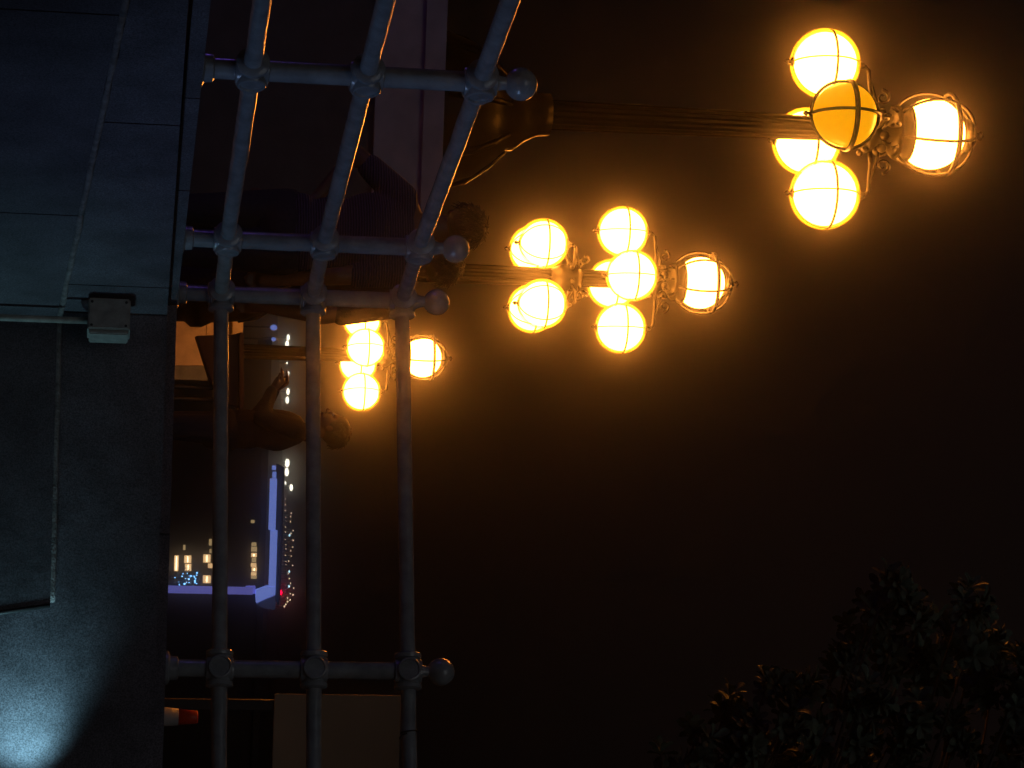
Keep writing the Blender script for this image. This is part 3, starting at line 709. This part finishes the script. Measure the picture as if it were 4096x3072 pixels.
# ------------------------------------------------------------------ tree at the right edge
def tree():
    rnd = random.Random(11); Dt = 11.0
    base = at(1500, 4350, Dt); base.z = GND
    t = thing('tree', 'dark broadleaf tree with clustered rounded leaves in the bottom right corner of the photo', 'tree', base)
    # branch ends placed through the crown volume; the left side of the crown shows
    outline = [(2640, 3075), (2780, 3000), (2890, 2880), (2960, 2960), (3060, 2760), (3180, 2780), (3120, 2900), (3230, 2960), (3330, 2700), (3420, 2560), (3540, 2350), (3480, 2480), (3600, 2470), (3640, 2600), (3520, 2650), (3840, 2450),
               (3780, 2560), (3900, 2580), (3720, 2720), (3900, 2740), (4040, 2820), (4080, 2720), (4000, 2950), (3650, 2860), (3450, 2830), (3400, 2980), (3600, 3000), (3800, 2960), (2900, 3060), (3100, 3040)]
    ends = []
    for x, y in outline:
        ends.append(at(x, y, Dt + rnd.uniform(-0.25, 0.25)))
    for k in range(230):
        x = rnd.uniform(2700, 5200); lim = 3060 - (x - 2600) * 0.42 if x < 3900 else 2560 + abs(x - 4100) * .2
        y = rnd.uniform(max(lim + 60, 2420), 5600)
        ends.append(at(x, y, Dt + rnd.uniform(-0.9, 0.9)))
    bm = bmesh.new()
    h0 = Vector((base.x, base.y, 1.6)); h1 = Vector((base.x - .05, base.y, 2.8)); h2 = Vector((base.x + .05, base.y, 4.4))
    tube(bm, [base, (base + h0) / 2 + Vector((.03, 0, 0)), h0, h1, h2], [0.13, 0.11, 0.10, 0.07, 0.02], 12)
    obj('trunk', bm, 'bark', t, True).location = -base
    bm = bmesh.new()
    lf = bmesh.new()
    def leaf(o, d, n, L):
        d = d.normalized(); s_ = d.cross(n); s_ = s_.normalized() if s_.length > 1e-3 else Vector((1, 0, 0)); n = s_.cross(d)
        w_ = L * 0.21; P = []
        for u, ww, c in ((0, 0.12, 0), (0.35, 0.6, .05), (0.7, 1.0, .04), (0.9, 0.75, -.02), (1.0, 0.2, -.06)):
            b = o + d * (L * u) + n * (L * c)
            P.append((lf.verts.new(b - s_ * w_ * ww + n * w_ * .25 * ww), lf.verts.new(b), lf.verts.new(b + s_ * w_ * ww + n * w_ * .25 * ww)))
        for a, b in zip(P, P[1:]):
            lf.faces.new((a[0], a[1], b[1], b[0])); lf.faces.new((a[1], a[2], b[2], b[1]))
    for i, e in enumerate(ends):
        src = Vector((base.x, base.y, min(4.2, max(1.5, e.z - 0.7))))
        mid = src.lerp(e, 0.6) + Vector((rnd.uniform(-.1, .1), rnd.uniform(-.1, .1), 0.05))
        tube(bm, [src, mid, e], [0.02, 0.011, 0.004], 5)
        for tw in range(9 if i < 30 else 5):
            ax = Vector((rnd.uniform(-1, .6), rnd.uniform(-1, 1), rnd.uniform(-.1, 1.1))).normalized()
            o_ = e + ax * rnd.uniform(0.02, 0.10) if tw else e
            tube(bm, [e - (e - mid).normalized() * 0.03, o_], [0.003, 0.002], 4)
            for k in range(12):
                a = k * 2.4; el = 0.15 + 0.9 * (k / 12)
                x_, y_ = frame_of(ax); d = (x_ * math.cos(a) + y_ * math.sin(a)) * math.cos(el) + ax * math.sin(el)
                leaf(o_ + ax * 0.003 * k, d, ax, rnd.uniform(0.06, 0.095))
    obj('branches', bm, 'bark', t, True).location = -base
    cr_ = obj('crown', lf, 'leaf', t, True); cr_.location = -base
    return t
tree()

# ------------------------------------------------------------------ far side: hill, building, lit canopy, street lights
Dh = 300
bm = bmesh.new(); N = 60; prev = None
for i in range(N + 1):
    X = -160 + 320 * i / N
    xx = px(Vector((X, Dh, 15)))[1]
    zt = zat(1120, X * 0 + 0, Dh) + 1.2 * noise.noise(Vector((X * .05, 0, 0))) - 0.033 * X * 0
    prof = [(Dh - 120, -1.62), (Dh - 60, zt * 0.45), (Dh, zt), (Dh + 60, zt * .8), (Dh + 200, -1.62)]
    cur = [bm.verts.new((X, y, z)) for y, z in prof]
    if prev:
        for k in range(4): bm.faces.new((prev[k], cur[k], cur[k + 1], prev[k + 1]))
    prev = cur
tag(obj('hills', bm, 'hill', smooth=True), kind='structure')
zhill = zat(1120, 0, Dh)
# far street lights standing on the ridge
def far_light(x, y, bulb, r, label, group, D=296, elong=1.6):
    p = at(x, y, D)
    o = thing('distant_street_light', label, 'street light', (p.x, p.y, zhill - 2.0), group=group)
    h = p.z - (zhill - 2.0)
    bm = bmesh.new(); lathe(bm, [(0.10, 0), (0.07, h)], n=6); obj('pole', bm, 'black_metal', o)
    bm = bmesh.new(); sphere(bm, (0, 0, h), r, 10, 8, (elong, 1, 0.75)); obj('lamp_head', bm, bulb, o, True)
    return o
G1 = 'bright white street lights on the far ridge'
big = [(1153, 1350, 0.24), (1148, 1378, 0.30), (1148, 1452, 0.10), (1152, 1495, 0.20), (1152, 1566, 0.26), (1149, 1600, 0.28), (1149, 1852, 0.34), (1147, 1888, 0.32), (1165, 1950, 0.26), (1142, 1932, 0.13)]
names = ['topmost bright far street light in the row, near the farthest lamp pole', 'bright far street light just below the topmost one of the row', 'faint far street light just below the farthest lamp pole',
         'single far street light between the farthest lamp pole and the raised hand', 'upper one of the bright pair beside the raised hand', 'lower one of the bright pair beside the raised hand',
         'largest far street light, just past the back of the person raising a hand', 'second far street light past the back of the person with raised hand', 'bright far street light set slightly right of the row, by the blue roof end', 'small far street light between the row and the blue roof edge']
for (x, y, r), nm in zip(big, names): far_light(x, y, 'bulb_white', r, nm, G1)
rnd = random.Random(4)
ORD = 'first second third fourth fifth sixth seventh eighth ninth tenth eleventh twelfth thirteenth fourteenth fifteenth sixteenth'.split()
rowA = [(1142 + rnd.uniform(-2, 2), 2000 + k * 22 + rnd.uniform(-5, 5), 0.075) for k in range(13)]
rowB = [(1160 + rnd.uniform(-9, 14), 2050 + k * 22 + rnd.uniform(-9, 9), 0.09) for k in range(16)]
rowC = [(1172, 2380, .11), (1150, 2392, .11), (1160, 2400, .11), (1150, 2407, .11), (1143, 2418, .11), (1137, 2426, .11)]
for k, (x, y, r) in enumerate(rowA): far_light(x, y, 'bulb_faint', r, ORD[k] + ' from the top in the straight line of tiny lights beside the blue roof', 'tiny dim lights along the far ridge', elong=1.0)
for k, (x, y, r) in enumerate(rowB): far_light(x, y, 'bulb_faint', r, ORD[k] + ' from the top in the ragged outer line of tiny ridge lights', 'tiny dim lights along the far ridge', elong=1.0)
for k, (x, y, r) in enumerate(rowC): far_light(x, y, 'bulb_faint', r, ORD[k] + ' from the top in the curved tail of tiny lights past the red light', 'tiny dim lights along the far ridge', elong=1.0)
for nm, x, y in (('topmost', 1158, 2141), ('middle', 1157, 2286), ('lowest', 1156, 2345)): far_light(x, y, 'bulb_cyan', 0.13, nm + ' of three tiny bluish lights among the dim ridge lights', 'tiny bluish lights on the far ridge', elong=1.2)
far_light(1122, 2370, 'bulb_red', 0.22, 'small red light beside the corner of the blue-lit roof', None, D=250, elong=1.2)
del_g = None

# lit building far behind
Dw = 120
bl = thing('far_building', 'dark building with rows of lit windows far behind the lower rails', 'building', (at(800, 2200, Dw).x, Dw, -1.6))
def wpart(name, x0, x1, y0, y1, m, D=Dw, dep=0.1, parent=None, root=None):
    a = at((x0 + x1) / 2, y0, D); b = at((x0 + x1) / 2, y1, D); za = zat(x0, (a.x + b.x) / 2, D); zb = zat(x1, (a.x + b.x) / 2, D)
    root = root or bl
    bm = bmesh.new(); c = Vector(((a.x + b.x) / 2, D, (za + zb) / 2)); box(bm, c - root.location, (b.x - a.x, dep, zb - za))
    return obj(name, bm, m, parent or root)
a = at(1060, 1380, Dw + 0.1)
bm = bmesh.new(); b = at(1060, 3300, Dw + .1); bz = zat(1062, a.x, Dw)
prism(bm, [(a.x - bl.location.x, 0.08), (b.x - bl.location.x, 0.08), (b.x - bl.location.x, 6), (a.x - bl.location.x, 6)], 0, bz + 1.6); obj('wall', bm, 'night_wall', bl)
bm = bmesh.new(); prism(bm, [(a.x - .4 - bl.location.x, -.15), (b.x + .4 - bl.location.x, -.15), (b.x + .4 - bl.location.x, 6.4), (a.x - .4 - bl.location.x, 6.4)], bz + 1.6, bz + 1.9); obj('roof', bm, 'night_wall', bl)
def win(x0, x1, y0, y1, m='warm_window', tubes=True):
    w_ = wpart('window', x0, x1, y0, y1, m)
    if tubes: wpart('light_tube', (x0 + x1) / 2 - 1.5, (x0 + x1) / 2 + 1.5, y0 + 4, y1 - 3, 'tube', D=Dw - 0.1, dep=0.05, parent=w_)
win(697, 714, 2222, 2284); win(737, 765, 2222, 2252); win(740, 765, 2256, 2284); win(813, 842, 2218, 2250); win(832, 850, 2254, 2272, tubes=False)
win(740, 762, 2304, 2332); win(812, 843, 2302, 2332); win(836, 847, 2156, 2182, 'dim_window', False); win(838, 846, 2196, 2212, 'dim_window', False); win(732, 742, 2180, 2200, 'dim_window', False)
win(1004, 1018, 2080, 2092, 'dim_window', False)
for y0, y1, m in ((2170, 2184, 'dim_window'), (2187, 2206, 'dim_window'), (2212, 2228, 'warm_window'), (2231, 2248, 'dim_window'), (2252, 2268, 'warm_window'), (2270, 2286, 'warm_window'), (2289, 2302, 'warm_window'), (2304, 2315, 'dim_window')):
    win(1005 + rnd.uniform(-2, 3), 1027 + rnd.uniform(-3, 2), y0, y1, m, tubes=(y0 in (2212, 2270)))
# tree wound with blue fairy lights
fp = at(750, 2320, 112)
FT = 1
ft = thing('fairy_light_tree', 'small tree wound with twinkling blue lights in front of the far windows', 'lit tree', (fp.x, fp.y, -1.6))
bm = bmesh.new(); hz = zat(770, fp.x, fp.y) + 1.6
tube(bm, [(0, 0, 0), (0.05, 0, hz * .6), (0, 0, hz)], [0.15, 0.1, 0.03], 8)
lf = bmesh.new()
for k in range(46):
    q = at(rnd.uniform(700, 790), rnd.uniform(2288, 2348), 112 + rnd.uniform(-.5, .5)) - ft.location
    tube(bm, [(0, 0, min(hz * .8, q.z * .8)), q], [0.03, 0.01], 4)
    fb = bmesh.new(); sphere(fb, (0, 0, 0), rnd.uniform(0.018, 0.042), 8, 6); obj('fairy_light', fb, 'bulb_fairy', ft).location = q
    for j in range(10):
        c = q + Vector((rnd.uniform(-.25, .25), rnd.uniform(-.2, .2), rnd.uniform(-.25, .25)))
        vs = [lf.verts.new(c + Vector((rnd.uniform(-.06, .06), rnd.uniform(-.06, .06), rnd.uniform(-.06, .06)))) for _ in range(4)]
        lf.faces.new(vs)
obj('trunk', bm, 'bark', ft); obj('crown', lf, 'leaf', ft)
# blue-lit canopy
Dc = 100
cn = thing('lit_canopy', 'flat canopy whose edge and end post glow blue, seen beyond the railing', 'canopy', (at(1080, 2360, Dc).x, Dc, -1.6))
for (y0, y1, x0, x1) in ((1862, 1880, 1088, 1104), (1887, 1912, 1090, 1105), (1914, 2120, 1077, 1105), (2120.5, 2345, 1078, 1106)):
    wpart('roof_edge', x0, x1, y0, y1 , 'led_blue', D=Dc, dep=0.12, root=cn)
wpart('roof_deck', 1109, 1116, 1862, 2400, 'night_wall', D=Dc + .05, dep=4, root=cn)
wpart('end_post', 640, 1012, 2345, 2375, 'led_blue_dim', D=Dc, dep=0.12, root=cn)
def polyp(name, pts, m, D, dep):
    bm = bmesh.new(); A = []; B = []
    for x, y in pts:
        q = at(x, y, D) - cn.location; A.append(bm.verts.new(q)); B.append(bm.verts.new(q + Vector((0, dep, 0))))
    bm.faces.new(A); bm.faces.new(B[::-1]); n = len(A)
    for k in range(n): bm.faces.new((A[k], A[(k + 1) % n], B[(k + 1) % n], B[k]))
    return obj(name, bm, m, cn)
polyp('end_panel', [(1106, 2346), (1103, 2378), (1060, 2396), (1026, 2412), (1024, 2362), (1070, 2346)], 'led_blue', Dc - .05, 0.6)
polyp('bracket', [(1022, 2344), (1022, 2376), (995, 2374), (975, 2379), (985, 2345)], 'led_blue_dim', Dc + .1, 0.3)
polyp('shaded_end', [(1104, 2381), (1100, 2440), (1050, 2432), (1026, 2415), (1062, 2399)], 'dim_end_glow', Dc - .02, 0.6)
# two blurred blue signs behind the third lamp
for k, (x, y) in enumerate(((1095, 1310), (1095, 1357))):
    p = at(x, y, 110); o = thing('blue_beacon', ('larger upper' if k == 0 else 'smaller lower') + ' one of two small blue lights by the farthest lamp pole', 'beacon light', (p.x, p.y, -1.6), group='blue beacon lights beyond the plaza')
    bm = bmesh.new(); lathe(bm, [(0.05, 0), (0.04, p.z + 1.5)], n=8); obj('pole', bm, 'black_metal', o)
    bm = bmesh.new(); sphere(bm, (0, 0, p.z + 1.6), 0.13 if k == 0 else 0.09, 12, 8, (1.0, 1, 1.2)); obj('lamp_head', bm, 'led_blue', o, True)

# ------------------------------------------------------------------ haze added for the glow and lens bloom around the lamps
bm = bmesh.new(); box(bm, (0, 150, 28), (1900, 1500, 64)); hz_ = obj('haze', bm, 'granite'); hz_.data.materials.clear()
hmz = bpy.data.materials.new('haze'); hmz.use_nodes = True; n = hmz.node_tree.nodes; n.remove(n['Principled BSDF'])
pv = n.new('ShaderNodeVolumePrincipled'); pv.inputs['Color'].default_value = (0.9, 0.9, 0.9, 1); pv.inputs['Density'].default_value = 0.0045; pv.inputs['Anisotropy'].default_value = 0.991
hmz.node_tree.links.new(pv.outputs[0], n['Material Output'].inputs['Volume']); hz_.data.materials.append(hmz)
tag(hz_, kind='stuff')
hz_.display_type = 'WIRE'
